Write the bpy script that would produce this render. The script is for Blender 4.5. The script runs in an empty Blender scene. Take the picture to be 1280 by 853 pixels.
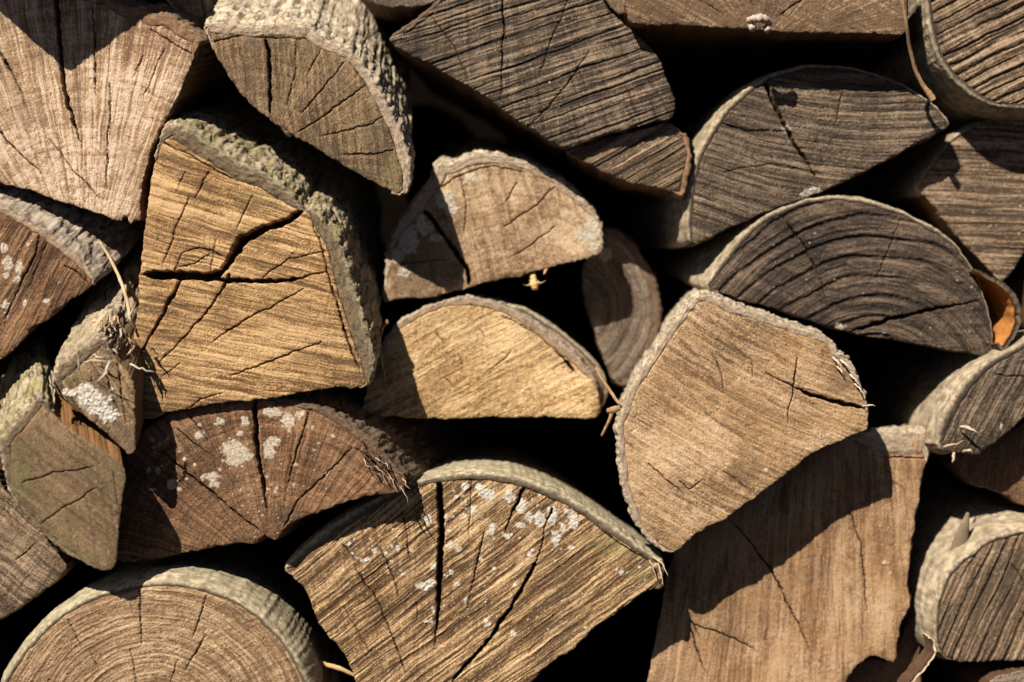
import bpy, math, random
import numpy as np
from mathutils import Vector

# ---------------------------------------------------------------- camera, sky, sun, exposure
S = bpy.context.scene
K = 0.0008            # metres per photo pixel at the front plane
D = 1.8               # camera distance to the front plane
cam_d = bpy.data.cameras.new("camera"); cam = bpy.data.objects.new("camera", cam_d)
S.collection.objects.link(cam); S.camera = cam
cam.location = (0, -D, 0); cam.rotation_euler = (math.radians(90), 0, 0)
cam_d.sensor_width = 36; cam_d.lens = 36 * D / (1280 * K)
cam_d.clip_start = 0.05; cam_d.clip_end = 50
cam_d.dof.use_dof = True; cam_d.dof.focus_distance = D - 0.01; cam_d.dof.aperture_fstop = 1.8

SUN = Vector((-0.46, -0.80, 0.86)).normalized()      # towards the sun
el = math.asin(SUN.z); az = math.atan2(SUN.x, SUN.y)
W = bpy.data.worlds.new("World"); S.world = W; W.use_nodes = True
nt = W.node_tree; bg = nt.nodes['Background']
sky = nt.nodes.new('ShaderNodeTexSky'); sky.sky_type = 'NISHITA'; sky.sun_disc = False
sky.sun_elevation = el; sky.sun_rotation = az
sky.air_density = .15; sky.dust_density = .5; sky.ozone_density = .5
nt.links.new(sky.outputs[0], bg.inputs[0]); bg.inputs[1].default_value = 0.05
sl = bpy.data.lights.new("sun", 'SUN'); so = bpy.data.objects.new("sun", sl); S.collection.objects.link(so)
sl.energy = 5.0; sl.angle = math.radians(0.5); sl.color = (1.0, 0.90, 0.75)
so.rotation_euler = SUN.to_track_quat('Z', 'Y').to_euler()
S.view_settings.view_transform = 'Standard'; S.view_settings.look = 'None'
S.view_settings.exposure = 0.5; S.view_settings.gamma = 1
S.cycles.max_bounces = 4; S.cycles.diffuse_bounces = 1

STEP = .95            # face grid step in photo pixels
rng = np.random.default_rng(7)

# ---------------------------------------------------------------- noise
_perm = rng.permutation(4096); _g = rng.uniform(0, 2 * np.pi, 4096)
_gx, _gy = np.cos(_g), np.sin(_g)
def noise(x, y, seed=0):
    x = np.asarray(x, float) + seed * 17.31; y = np.asarray(y, float) + seed * 5.77
    xi = np.floor(x).astype(np.int64); yi = np.floor(y).astype(np.int64)
    xf = x - xi; yf = y - yi
    u = xf * xf * xf * (xf * (xf * 6 - 15) + 10); v = yf * yf * yf * (yf * (yf * 6 - 15) + 10)
    def gr(a, b, fx, fy):
        h = _perm[(_perm[a & 4095] + b) & 4095]
        return _gx[h] * fx + _gy[h] * fy
    n00 = gr(xi, yi, xf, yf); n10 = gr(xi + 1, yi, xf - 1, yf)
    n01 = gr(xi, yi + 1, xf, yf - 1); n11 = gr(xi + 1, yi + 1, xf - 1, yf - 1)
    a = n00 + u * (n10 - n00); b = n01 + u * (n11 - n01)
    return (a + v * (b - a)) * 1.45
def fbm(x, y, seed=0, o=3):
    r = 0; a = 1.0
    for i in range(o):
        r = r + a * noise(np.asarray(x) * 2 ** i, np.asarray(y) * 2 ** i, seed + i * 3.1); a *= .5
    return r / 1.6
def sstep(a, b, x):
    t = np.clip((x - a) / (b - a), 0, 1); return t * t * (3 - 2 * t)

# ---------------------------------------------------------------- materials
class NT:
    def __init__(s, name):
        s.m = bpy.data.materials.new(name); s.m.use_nodes = True
        s.t = s.m.node_tree; s.b = s.t.nodes['Principled BSDF']
        s.b.inputs['Specular IOR Level'].default_value = 0.25
    def n(s, ty, **k):
        o = s.t.nodes.new(ty)
        for a, v in k.items(): setattr(o, a, v)
        return o
    def l(s, a, b): s.t.links.new(a, b)
    def attr(s, name): return s.n('ShaderNodeAttribute', attribute_name=name).outputs['Fac']
    def noise(s, vec, scale, detail=3, rough=.6):
        o = s.n('ShaderNodeTexNoise'); s.l(vec, o.inputs['Vector'])
        o.inputs['Scale'].default_value = scale; o.inputs['Detail'].default_value = detail
        o.inputs['Roughness'].default_value = rough
        return o.outputs['Fac']
    def math(s, op, a, b=None, c=None, clamp=False):
        o = s.n('ShaderNodeMath', operation=op, use_clamp=clamp)
        for i, v in enumerate((a, b, c)):
            if v is None: continue
            if isinstance(v, (int, float)): o.inputs[i].default_value = v
            else: s.l(v, o.inputs[i])
        return o.outputs[0]
    def mix(s, f, a, b):
        o = s.n('ShaderNodeMix', data_type='RGBA')
        for i, v in ((0, f), (6, a), (7, b)):
            if isinstance(v, (int, float)): o.inputs[i].default_value = v
            elif isinstance(v, tuple): o.inputs[i].default_value = (*v[:3], 1)
            else: s.l(v, o.inputs[i])
        return o.outputs[2]
    def ramp(s, f, stops):
        o = s.n('ShaderNodeValToRGB'); e = o.color_ramp.elements
        while len(e) < len(stops): e.new(.5)
        for i, (p, c) in enumerate(stops): e[i].position = p; e[i].color = (*c, 1)
        s.l(f, o.inputs[0]); return o.outputs[0]
    def remap(s, f, a, b):
        o = s.n('ShaderNodeMapRange'); s.l(f, o.inputs[0])
        o.inputs[1].default_value = a; o.inputs[2].default_value = b
        return o.outputs[0]
    def coord(s, seed):
        tc = s.n('ShaderNodeTexCoord'); mp = s.n('ShaderNodeMapping')
        r = random.Random(seed); mp.inputs['Location'].default_value = [r.uniform(-9, 9) for _ in range(3)]
        s.l(tc.outputs['Object'], mp.inputs[0]); return mp.outputs[0]

def wood_mat(name, dark, mid, light, alt=None, alt_amt=.4, side=(.20, .115, .06), spec=.35, lich=(.60, .54, .45), contrast=1.0, speck=.0):
    w = NT(name); c = w.coord(name)
    n1 = w.noise(c, 900, 3, .7); n2 = w.noise(c, 160, 3, .6); n3 = w.noise(c, 14, 3, .6)
    t = w.attr('tone')
    t = w.math('MULTIPLY_ADD', w.math('SUBTRACT', n1, .5), 1.5 * contrast, t)
    t = w.math('MULTIPLY_ADD', w.math('SUBTRACT', n2, .5), .6 * contrast, t)
    t = w.math('MULTIPLY_ADD', w.math('SUBTRACT', n3, .5), .7 * contrast, t)
    col = w.ramp(t, [(.16, dark), (.50, mid), (.82, light)])
    if alt:
        f = w.math('MULTIPLY', w.remap(w.noise(c, 22, 4, .65), .36, .68), alt_amt)
        col = w.mix(f, col, w.mix(t, tuple(v * .55 for v in alt), alt))
    # pale mineral specks in the open pores
    sp = w.remap(w.noise(c, 520, 1, .5), .70, .76)
    col = w.mix(w.math('MULTIPLY', sp, .55 + speck), col, tuple(min(.75, v * 1.55 + .05) for v in light))
    col = w.mix(w.math('MULTIPLY', w.attr('moss'), w.remap(n2, .30, .62)), col, (.17, .165, .06))
    col = w.mix(w.attr('stain_shade'), col, w.mix(t, tuple(v * .55 for v in dark), tuple(v * .8 for v in mid)))
    mp = w.n('ShaderNodeMapping'); w.l(c, mp.inputs[0]); mp.inputs['Scale'].default_value = (1, .06, 1)
    ns = w.noise(mp.outputs[0], 260, 4, .7)
    col = w.mix(w.attr('side'), col, w.mix(ns, tuple(v * .45 for v in side), tuple(v * 1.5 for v in side)))
    col = w.mix(w.math('MULTIPLY', w.attr('crack'), .8), col, (.10, .05, .025))
    col = w.mix(w.attr('lichen'), col, w.mix(w.remap(n2, .3, .7), tuple(v * .72 for v in lich), lich))
    w.l(col, w.b.inputs['Base Color'])
    w.b.inputs['Roughness'].default_value = .78; w.b.inputs['Specular IOR Level'].default_value = spec
    bp = w.n('ShaderNodeBump'); bp.inputs['Strength'].default_value = .8; bp.inputs['Distance'].default_value = .0012
    h = w.math('ADD', w.math('MULTIPLY', n1, .9), w.math('ADD', w.math('MULTIPLY', n2, .6), w.math('MULTIPLY', ns, w.attr('side'))))
    w.l(h, bp.inputs['Height']); w.l(bp.outputs[0], w.b.inputs['Normal'])
    return w.m

def bark_mat(name, plate, furrow, alt, front=(.16, .11, .07), moss=(.21, .215, .055)):
    w = NT(name); c = w.coord(name)
    n1 = w.noise(c, 700, 3, .7); n2 = w.noise(c, 90, 4, .65); n3 = w.noise(c, 18, 3, .6)
    h = w.math('ADD', w.attr('tone'), w.math('MULTIPLY', w.math('SUBTRACT', n1, .5), 1.6))
    h = w.math('MULTIPLY_ADD', w.math('SUBTRACT', n2, .5), 1.2, h)
    col = w.ramp(h, [(.15, furrow), (.55, tuple((a + b) / 2 for a, b in zip(plate, furrow))), (.8, plate)])
    col = w.mix(w.math('MULTIPLY', w.remap(n3, .42, .6), .7), col, w.mix(h, tuple(v * .5 for v in alt), alt))
    col = w.mix(w.attr('front'), col, w.mix(w.math('ADD', w.math('MULTIPLY', h, .5), w.math('MULTIPLY', n1, .5)), tuple(v * .4 for v in front), tuple(v * 1.6 for v in front)))
    col = w.mix(w.math('MULTIPLY', w.attr('moss'), w.remap(n2, .38, .58)), col, w.mix(n1, tuple(v * .5 for v in moss), tuple(v * 1.5 for v in moss)))
    w.l(col, w.b.inputs['Base Color'])
    w.b.inputs['Roughness'].default_value = .85; w.b.inputs['Specular IOR Level'].default_value = .25
    bp = w.n('ShaderNodeBump'); bp.inputs['Strength'].default_value = .9; bp.inputs['Distance'].default_value = .0012
    w.l(w.math('ADD', w.math('MULTIPLY', n1, .5), n2), bp.inputs['Height']); w.l(bp.outputs[0], w.b.inputs['Normal'])
    return w.m

def plain_mat(name, a, b, scale=200, stretch=1.0):
    w = NT(name); c = w.coord(name)
    n1 = w.noise(c, scale, 4, .65); n2 = w.noise(c, scale / 6, 3, .6)
    f = w.math('ADD', w.math('MULTIPLY', n1, .6), w.math('MULTIPLY', n2, .4))
    w.l(w.mix(w.remap(f, .3, .7), a, b), w.b.inputs['Base Color']); w.b.inputs['Roughness'].default_value = .8
    bp = w.n('ShaderNodeBump'); bp.inputs['Strength'].default_value = .7; bp.inputs['Distance'].default_value = .0008
    w.l(f, bp.inputs['Height']); w.l(bp.outputs[0], w.b.inputs['Normal'])
    return w.m

WM = dict(
    pink=wood_mat('sawn_oak_pale', (.20, .105, .055), (.47, .31, .19), (.71, .55, .41), (.60, .46, .34), .35, side=(.22, .12, .06)),
    brown=wood_mat('sawn_oak_brown', (.06, .034, .018), (.21, .13, .068), (.40, .275, .155), (.19, .145, .095), .5, side=(.14, .085, .045), lich=(.80, .76, .70)),
    gold=wood_mat('sawn_oak_gold', (.11, .055, .022), (.42, .24, .10), (.70, .475, .25), (.36, .23, .12), .4, side=(.20, .11, .05)),
    red=wood_mat('weathered_red_oak', (.05, .022, .010), (.165, .08, .037), (.34, .19, .10), (.16, .11, .07), .4, side=(.10, .055, .03), lich=(.68, .60, .49)),
    grey=wood_mat('weathered_grey_wood', (.04, .028, .02), (.17, .122, .088), (.33, .26, .20), (.16, .12, .09), .45, side=(.12, .065, .035), lich=(.5, .45, .38)),
    greyw=wood_mat('weathered_warm_grey_wood', (.05, .032, .02), (.22, .145, .09), (.44, .32, .215), (.20, .14, .09), .4, side=(.13, .07, .035)),
    char=wood_mat('blackened_wood', (.014, .010, .008), (.072, .049, .036), (.20, .14, .10), (.12, .08, .05), .35, side=(.05, .03, .02), lich=(.45, .38, .3)),
    ashy=wood_mat('ash_grey_wood', (.02, .014, .010), (.12, .082, .055), (.34, .25, .17), (.055, .038, .028), .5, side=(.08, .045, .025)),
    olive=wood_mat('sawn_olive_wood', (.075, .045, .022), (.19, .12, .066), (.33, .225, .135), (.18, .135, .07), .5, side=(.30, .155, .06)),
    strawy=wood_mat('lichened_sawn_wood', (.08, .042, .018), (.34, .20, .095), (.64, .46, .26), (.22, .15, .085), .35, side=(.14, .08, .04), lich=(.74, .71, .65)),
    amber=wood_mat('rough_sawn_amber', (.17, .085, .032), (.47, .29, .13), (.76, .55, .31), (.30, .19, .10), .35, side=(.2, .11, .05), contrast=1.3, speck=.1),
    gold2=wood_mat('sawn_straw_wood', (.12, .07, .035), (.43, .285, .165), (.68, .50, .325), (.46, .25, .10), .5, side=(.16, .09, .045)),
    tan=wood_mat('sawn_tan_wood', (.13, .07, .035), (.35, .22, .125), (.54, .38, .235), (.44, .22, .09), .5, side=(.20, .095, .045), contrast=.8),
    cream=wood_mat('sawn_cream_wood', (.15, .085, .042), (.42, .28, .165), (.64, .485, .325), (.36, .23, .12), .4, side=(.16, .09, .045)),
    dull=wood_mat('sawn_dull_wood', (.13, .075, .04), (.35, .23, .14), (.50, .37, .25), (.30, .21, .14), .4, side=(.13, .07, .04), lich=(.62, .52, .40)),
)
BM = dict(
    rough=bark_mat('rough_grey_bark', (.56, .46, .34), (.09, .065, .045), (.36, .29, .19), (.15, .11, .07)),
    rust=bark_mat('rough_brown_bark', (.26, .17, .11), (.07, .04, .025), (.22, .16, .11), (.24, .14, .085)),
    pale=bark_mat('pale_flaky_bark', (.68, .58, .46), (.14, .10, .07), (.52, .43, .31), (.34, .26, .19)),
    pinkgrey=bark_mat('pinkish_grey_bark', (.52, .43, .37), (.14, .10, .08), (.42, .36, .29), (.30, .21, .14)),
    smooth=bark_mat('smooth_beech_bark', (.56, .49, .35), (.24, .20, .135), (.42, .37, .25), (.12, .09, .06)),
    tan=bark_mat('smooth_tan_bark', (.54, .455, .33), (.24, .185, .125), (.38, .31, .21), (.06, .045, .035)),
    dark=bark_mat('dark_rough_bark', (.17, .12, .085), (.04, .028, .02), (.13, .095, .065), (.14, .09, .06)),
)

# ---------------------------------------------------------------- mesh helpers
def mesh_np(name, V, Q, mat, parent=None, loc=(0, 0, 0), attrs=None, tris=None, smooth=True):
    me = bpy.data.meshes.new(name)
    V = np.asarray(V, np.float32); Q = np.asarray(Q, np.int32).reshape(-1, 4)
    nq = len(Q); nt_ = 0 if tris is None else len(tris)
    me.vertices.add(len(V)); me.vertices.foreach_set('co', V.ravel())
    loops = Q.ravel(); starts = np.arange(nq) * 4; tot = np.full(nq, 4)
    if nt_:
        T = np.asarray(tris, np.int32); loops = np.concatenate([loops, T.ravel()])
        starts = np.concatenate([starts, nq * 4 + np.arange(nt_) * 3]); tot = np.concatenate([tot, np.full(nt_, 3)])
    me.loops.add(len(loops)); me.loops.foreach_set('vertex_index', loops.astype(np.int32))
    me.polygons.add(nq + nt_); me.polygons.foreach_set('loop_start', starts.astype(np.int32))
    me.polygons.foreach_set('loop_total', tot.astype(np.int32))
    me.polygons.foreach_set('use_smooth', np.full(nq + nt_, smooth))
    for k, a in (attrs or {}).items():
        at = me.attributes.new(k, 'FLOAT', 'POINT'); at.data.foreach_set('value', np.asarray(a, np.float32))
    me.update(calc_edges=True)
    if nq + nt_ < 60000: me.validate()
    me.materials.append(mat)
    o = bpy.data.objects.new(name, me); S.collection.objects.link(o)
    if parent: o.parent = parent
    o.location = loc
    return o
def tag(o, label, cat, group=None, kind=None):
    o['label'] = label; o['category'] = cat
    if group: o['group'] = group
    if kind: o['kind'] = kind
def wx(px, y): return (np.asarray(px, float) - 640) * K * (D + y) / D
def wz(py, y): return (426.5 - np.asarray(py, float)) * K * (D + y) / D

def chaikin(P):
    out = []
    n = len(P)
    for i in range(n):
        a, b = P[i], P[(i + 1) % n]; L = np.hypot(*(b[:2] - a[:2]))
        q = min(.25, 5.0 / max(L, 1e-6))
        out.append(a * (1 - q) + b * q); out.append(a * q + b * (1 - q))
    return np.array(out)
def densify(P, step, closed=True):
    out = []; n = len(P)
    for i in range(n if closed else n - 1):
        a, b = P[i], P[(i + 1) % n]; L = np.hypot(*(b[:2] - a[:2])); m = max(1, int(round(L / step)))
        for j in range(m): out.append(a + (b - a) * j / m)
    if not closed: out.append(P[-1])
    return np.array(out)
def blur(a, k):
    if k <= 0: return a
    r = np.zeros_like(a)
    for i in range(-k, k + 1): r += np.roll(a, i, 0)
    return r / (2 * k + 1)

def inside_grid(poly, xs, ys):
    m = np.zeros((len(ys), len(xs)), bool)
    x0, y0 = poly[:, 0], poly[:, 1]; x1, y1 = np.roll(x0, -1), np.roll(y0, -1)
    for j, y in enumerate(ys):
        c = (y0 <= y) != (y1 <= y)
        if not c.any(): continue
        xc = np.sort(x0[c] + (y - y0[c]) * (x1[c] - x0[c]) / (y1[c] - y0[c]))
        m[j] = np.searchsorted(xc, xs) % 2 == 1
    return m
def nearest(P, Q, chunk=2500000):
    """distance and index of the nearest Q for each P"""
    n = len(P); idx = np.zeros(n, int); dd = np.zeros(n)
    st = max(1, chunk // max(1, len(Q)))
    P = P.astype(np.float32); Q = Q.astype(np.float32)
    for i in range(0, n, st):
        d = (P[i:i + st, None, 0] - Q[None, :, 0]) ** 2 + (P[i:i + st, None, 1] - Q[None, :, 1]) ** 2
        k = d.argmin(1); idx[i:i + st] = k; dd[i:i + st] = d[np.arange(len(k)), k]
    return np.sqrt(dd), idx

WALL = np.array([0, .0015, .004, .008, .014, .022, .034, .05, .075, .11, .16, .23, .32, .42])
def back_rows(first=.0012, grow=1.055, L=.42):
    r = [first]; s = first
    while r[-1] < L: s *= grow; r.append(r[-1] + s)
    return np.array(r)

def pattern(kind, X, Y, seed):
    """height (mm) and tone offset of one layer of rings, saw marks or rays"""
    if kind[0] == 'lin':
        _, ang, per, amp, tn, fan, curve, gv, x0, y0 = kind
        a = math.radians(ang); w = (X - x0) * math.cos(a) + (Y - y0) * math.sin(a)
        u = -(X - x0) * math.sin(a) + (Y - y0) * math.cos(a)
        u = u + fan * u * w / 200 + curve * w * w / 200
    elif kind[0] == 'ring':
        _, cx, cy, per, amp, tn, gv, sq = kind
        dx, dy = X - cx, (Y - cy) * sq
        u = np.hypot(dx, dy); w = np.arctan2(dy, dx) * np.maximum(u, 40)
        w = np.where(u > 1, w, 0)
    else:
        _, cx, cy, per, amp, tn, gv = kind
        u = np.degrees(np.arctan2(Y - cy, X - cx)); w = np.hypot(X - cx, Y - cy)
    if kind[0] != 'ray': u = u + (1.0 if kind[-1] == 0 or kind[0] == 'lin' and kind[7] == 0 or kind[0] == 'ring' and kind[6] == 0 else .6) * (2.2 * noise(X / 38, Y / 38, seed + 9) + .8 * noise(X / 12, Y / 12, seed + 11))
    else: u = u + np.degrees(1.6 / np.maximum(w, 40)) * noise(X / 24, Y / 24, seed + 9)
    w = w + 130 * noise(u / per * .9, u * 0 + .5, seed + 70) + 60 * noise(u / per * 3.1, u * 0 + .5, seed + 71)
    n = noise(u / per, w / 130, seed) + .6 * noise(u / per * 2.3, w / 80, seed + 2) + .4 * noise(u / per * 5.1, w / 40, seed + 5)
    ln = np.clip(1 - np.abs(noise(u / per * 1.7, w / 200, seed + 15)) / .13, 0, 1) * sstep(-.5, .3, noise(u / 25, w / 40, seed + 16))
    n = n - .5 * ln
    g = 0
    if gv:
        ph = u / (per * 1.25) + .30 * noise(X / 80, Y / 80, seed + 21) + .05 * noise(X / 7, Y / 7, seed + 23); rd = np.round(ph)
        gate = sstep(-.25, .35, noise(rd * 7.31, w / 190 + rd * 1.7, seed + 31) + .12 + .35 * (gv > .8))
        g = np.clip(1 - np.abs(ph - rd) / (.04 + .10 * gate), 0, 1) ** .8 * gate
    return amp * (n - gv * 3.2 * g), tn * (n * .85 - .9 * ln - gv * 1.1 * g)

def make_root(name, x, y, z, label, cat, group):
    r = bpy.data.objects.new(name, None); S.collection.objects.link(r); r.location = (x, y, z)
    r.empty_display_size = .02
    tag(r, label, cat, group); return r

def jag(pts, seed, amp=1.0):
    P = np.array([(p[0], p[1], p[2] if len(p) > 2 else 2) for p in pts], float)
    Q = densify(P, .7, False)
    s = np.arange(len(Q)) * .7
    T = np.gradient(Q[:, :2], axis=0); T /= np.maximum(np.hypot(T[:, 0], T[:, 1])[:, None], 1e-6)
    N = np.stack([-T[:, 1], T[:, 0]], 1)
    d = amp * (1.5 * noise(s / 16, s * 0 + seed, seed) + .9 * noise(s / 5, s * 0 + seed, seed + 3))
    Q[:, :2] += N * d[:, None]
    Q[:, 2] *= np.where(Q[:, 2] < 4.2, .62, .92)
    Q[:, 2] *= 1 + .4 * noise(s / 9, s * 0, seed + 8)
    return Q

LOGN = [0]
def log(label, pts, y=0.0, wood='brown', bark=None, tilt=(0, 0), axis=(0, 0), flare=0, pats=(), cracks=(), lichen=(),
        dots=(), moss=(), stain_shade=(), tone=0.0, rough=1.0, brel=2.5, bmoss=0.0, edge=1.0, cat='firewood', name='split_log',
        length=.42, lheight=1.0, taper=.04, lift=(), lscale=1.0):
    LOGN[0] += 1; sd = LOGN[0] * 1.37
    P0 = np.array([(p[0], p[1], p[2] if len(p) > 2 else 0) for p in pts], float)
    ar = .5 * np.sum(P0[:, 0] * np.roll(P0[:, 1], -1) - np.roll(P0[:, 0], -1) * P0[:, 1])
    if ar < 0: P0 = P0[::-1].copy()
    P = densify(chaikin(P0), 1.3)
    t = P[:, 2]; Pc = P[:, :2]
    sm = blur(Pc, 5); T = np.roll(sm, -1, 0) - np.roll(sm, 1, 0); T /= np.maximum(np.hypot(T[:, 0], T[:, 1])[:, None], 1e-6)
    Nrm = np.stack([T[:, 1], -T[:, 0]], 1)          # outward for clockwise-on-screen outlines
    s = np.arange(len(P)) * 1.3
    def en(a, f, q): return a * noise(s / f, Pc[:, 0] * .02 + q, sd + q)
    e = edge * (en(1.4, 14, 1) + en(.9, 4.5, 2) + en(1.5, 40, 3))
    Wd = Pc - Nrm * (t * .97)[:, None] + Nrm * e[:, None]
    # keep corners of the inset well-behaved
    Wd = np.where((t > 1)[:, None], blur(Wd, 2), Wd)
    cx, cy = Pc.mean(0)
    bx, bz = float(wx(cx, y)), float(wz(Pc[:, 1].max(), y))
    Rm = np.hypot(Pc[:, 0] - cx, Pc[:, 1] - cy).mean()
    root = make_root(name, bx, y, bz, label, cat, 'logs stacked with their cut ends facing out')
    # ---- cut end
    x0, x1 = Wd[:, 0].min() - 2, Wd[:, 0].max() + 2; y0, y1 = Wd[:, 1].min() - 2, Wd[:, 1].max() + 2
    gx = np.arange(x0, x1 + STEP, STEP); gy = np.arange(y0, y1 + STEP, STEP)
    m = inside_grid(Wd, gx[:-1] + STEP / 2, gy[:-1] + STEP / 2)
    mp = np.zeros((len(gy) + 1, len(gx) + 1), bool); mp[1:-1, 1:-1] = m     # cell (j,i) -> mp[j+1,i+1]
    c00, c01, c10, c11 = mp[:-1, :-1], mp[:-1, 1:], mp[1:, :-1], mp[1:, 1:]
    used = c00 | c01 | c10 | c11; full = c00 & c01 & c10 & c11
    vid = -np.ones(used.shape, int); vid[used] = np.arange(used.sum())
    X, Y = np.meshgrid(gx, gy); X = X[used].copy(); Y = Y[used].copy(); bnd = ~full[used]
    # nearest dense outline points
    Wf = densify(np.c_[Wd, np.zeros(len(Wd))], .5)[:, :2]
    bi = np.where(bnd)[0]
    dd, ii = nearest(np.c_[X[bi], Y[bi]], Wf); X[bi] = Wf[ii, 0]; Y[bi] = Wf[ii, 1]
    # coarse distance to the outline
    cs = 5.0; cxg = np.arange(x0, x1 + cs, cs); cyg = np.arange(y0, y1 + cs, cs)
    CX, CY = np.meshgrid(cxg, cyg); cd, _ = nearest(np.c_[CX.ravel(), CY.ravel()], Wd); cd = cd.reshape(CX.shape)
    fx = (X - x0) / cs; fy = (Y - y0) / cs; ix = np.clip(fx.astype(int), 0, len(cxg) - 2); iy = np.clip(fy.astype(int), 0, len(cyg) - 2)
    fx -= ix; fy -= iy
    ed = (cd[iy, ix] * (1 - fx) * (1 - fy) + cd[iy, ix + 1] * fx * (1 - fy) + cd[iy + 1, ix] * (1 - fx) * fy + cd[iy + 1, ix + 1] * fx * fy)
    ed[bi] = 0
    # cracks: vertices nearest the centre line are drawn onto it and pushed in
    dep = np.zeros(len(X)); crk = np.zeros(len(X)); snapped = bnd.copy()
    for ci, cr in enumerate(cracks):
        Q = jag(cr, sd + ci)
        wmax = Q[:, 2].max() / 2 + 3
        sel = np.where((X > Q[:, 0].min() - wmax) & (X < Q[:, 0].max() + wmax) & (Y > Q[:, 1].min() - wmax) & (Y < Q[:, 1].max() + wmax))[0]
        if not len(sel): continue
        d, k = nearest(np.c_[X[sel], Y[sel]], Q[:, :2]); w = Q[k, 2]
        endf = np.minimum(k, len(Q) - 1 - k) / 14.0; endf = np.where(np.linalg.norm(Q[0, :2] - Q[k, :2], axis=1) < 10, np.maximum(endf, .8), endf)
        endf = np.clip(endf, .12, 1)
        sn = (d < .6 * STEP) & ~snapped[sel]
        q = sel[sn]; X[q] = Q[k[sn], 0]; Y[q] = Q[k[sn], 1]; snapped[q] = True; d[sn] = 0
        hw = np.maximum(w * endf / 2, .25)
        prof = np.clip(1 - (d / hw) ** 2.2, 0, 1)
        dm = np.minimum(w * endf * .0042 + .0005, .045) * prof
        dep[sel] = np.maximum(dep[sel], dm); crk[sel] = np.maximum(crk[sel], sstep(0, .5, prof))
        lip = np.exp(-((d - hw) / 1.6) ** 2) * (d > hw)
        dep[sel] += .0003 * lip * (dep[sel] < .0005)
    h = .9 * rough * fbm(X / 90, Y / 90, sd, 2) + .40 * rough * fbm(X / 16, Y / 16, sd + 1, 2) + .26 * rough * fbm(X / 4.6, Y / 4.6, sd + 2, 2) + .20 * rough * noise((X + .6 * Y) / 1.9, (Y - .6 * X) / 1.9, sd + 3) - .55 * rough * sstep(.35, .6, fbm((X + .4 * Y) / 9, (Y - .4 * X) / 9, sd + 6, 3))
    tn = .54 + tone + .13 * fbm(X / 70, Y / 70, sd + 4, 3) + .24 * fbm(X / 2.4, Y / 2.4, sd + 5, 2)
    for pi, p in enumerate(pats):
        a, b = pattern(p, X, Y, sd + 10 * pi + 40); h = h + a * 1.15; tn = tn + b * 1.45 - .02
    lm = np.zeros(len(X))
    L = [(a_[0], a_[1], a_[2] * lscale, a_[3] * lscale) for a_ in lichen]
    r_ = np.random.default_rng(int(sd * 100))
    for (ax0, ay0, ax1, ay1, n, r0, r1) in dots:
        for _ in range(n):
            r = r0 + (r1 - r0) * r_.random() ** 2.5
            L.append((r_.uniform(ax0, ax1), r_.uniform(ay0, ay1), r * r_.uniform(.8, 1.3), r * r_.uniform(.8, 1.3)))
    wxn = 2.2 * noise(X / 7, Y / 7, sd + 50) + 1.2 * noise(X / 3, Y / 3, sd + 51); wyn = 2.2 * noise(X / 7, Y / 7, sd + 52) + 1.2 * noise(X / 3, Y / 3, sd + 53)
    for q in L:
        sel = (np.abs(X - q[0]) < q[2] * 1.6 + 4) & (np.abs(Y - q[1]) < q[3] * 1.6 + 4)
        k = min(1, q[2] / 6)
        r = np.hypot((X[sel] - q[0] + k * wxn[sel]) / q[2], (Y[sel] - q[1] + k * wyn[sel]) / q[3])
        lm[sel] = np.maximum(lm[sel], 1 - sstep(.78, 1.08, r + .35 * k * noise(X[sel] / 5, Y[sel] / 5, sd + 55)))
    lm *= (crk < .3)
    lm *= np.clip(.82 + .5 * noise(X / 3, Y / 3, sd + 56), 0, 1) * (1 - .75 * np.clip(1 - np.abs(noise(X / 4.5, Y / 4.5, sd + 57)) / .13, 0, 1))
    h = h * (1 - .5 * lm) + lm * lheight * (.75 + .9 * noise(X / 5, Y / 5, sd + 60) + .4 * noise(X / 2.3, Y / 2.3, sd + 61))
    def blob(lst, q):
        mm = np.zeros(len(X))
        for b in lst:
            r = np.hypot((X - b[0]) / b[2], (Y - b[1]) / b[3]) + .5 * fbm(X / 22, Y / 22, sd + q, 3)
            mm = np.maximum(mm, (1 - sstep(.6, 1.1, r)) * (b[4] if len(b) > 4 else 1))
        return mm
    tn = tn + blob(lift, 95) * .35 * (1 + .8 * noise(X / 6, Y / 6, sd + 96))
    mo = blob(moss, 70); st = blob(stain_shade, 80)  # darker patches: real stains, and on some logs painted shade
    h = h - 1.1 * np.exp(-ed / 1.6) - .4 * np.exp(-ed / 5)
    h = h - .8 * edge * np.clip(noise(X / 9, Y / 9, sd + 90) - .1, 0, 1) * np.exp(-ed / 4) * 3
    yy = y + tilt[0] * (X - cx) * K + tilt[1] * (Y - cy) * K
    yv = yy - h * .001 + dep
    VX, VZ = wx(X, yy), wz(Y, yy)
    V = np.stack([VX - bx, yv - y, VZ - bz], 1)
    j, i = np.where(m)
    Q = np.stack([vid[j + 1, i], vid[j + 1, i + 1], vid[j, i + 1], vid[j, i]], 1)
    at = dict(tone=tn, crack=crk, lichen=lm, moss=mo, stain_shade=st, side=np.zeros(len(X)))
    # ---- riven / sawn flanks running back from the boundary edges
    E = []
    A = vid[1:-1, :]  # helper not used further
    hj, hi = np.where(mp[1:, 1:-1] != mp[:-1, 1:-1])            # horizontal edges between cell rows
    below = mp[1:, 1:-1][hj, hi]
    a = vid[hj, hi]; b = vid[hj, hi + 1]
    E.append(np.where(below[:, None], np.stack([a, b], 1), np.stack([b, a], 1)))
    vj, vi = np.where(mp[1:-1, 1:] != mp[1:-1, :-1])
    right = mp[1:-1, 1:][vj, vi]
    a = vid[vj, vi]; b = vid[vj + 1, vi]
    E.append(np.where(right[:, None], np.stack([b, a], 1), np.stack([a, b], 1)))
    E = np.concatenate(E)
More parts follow.
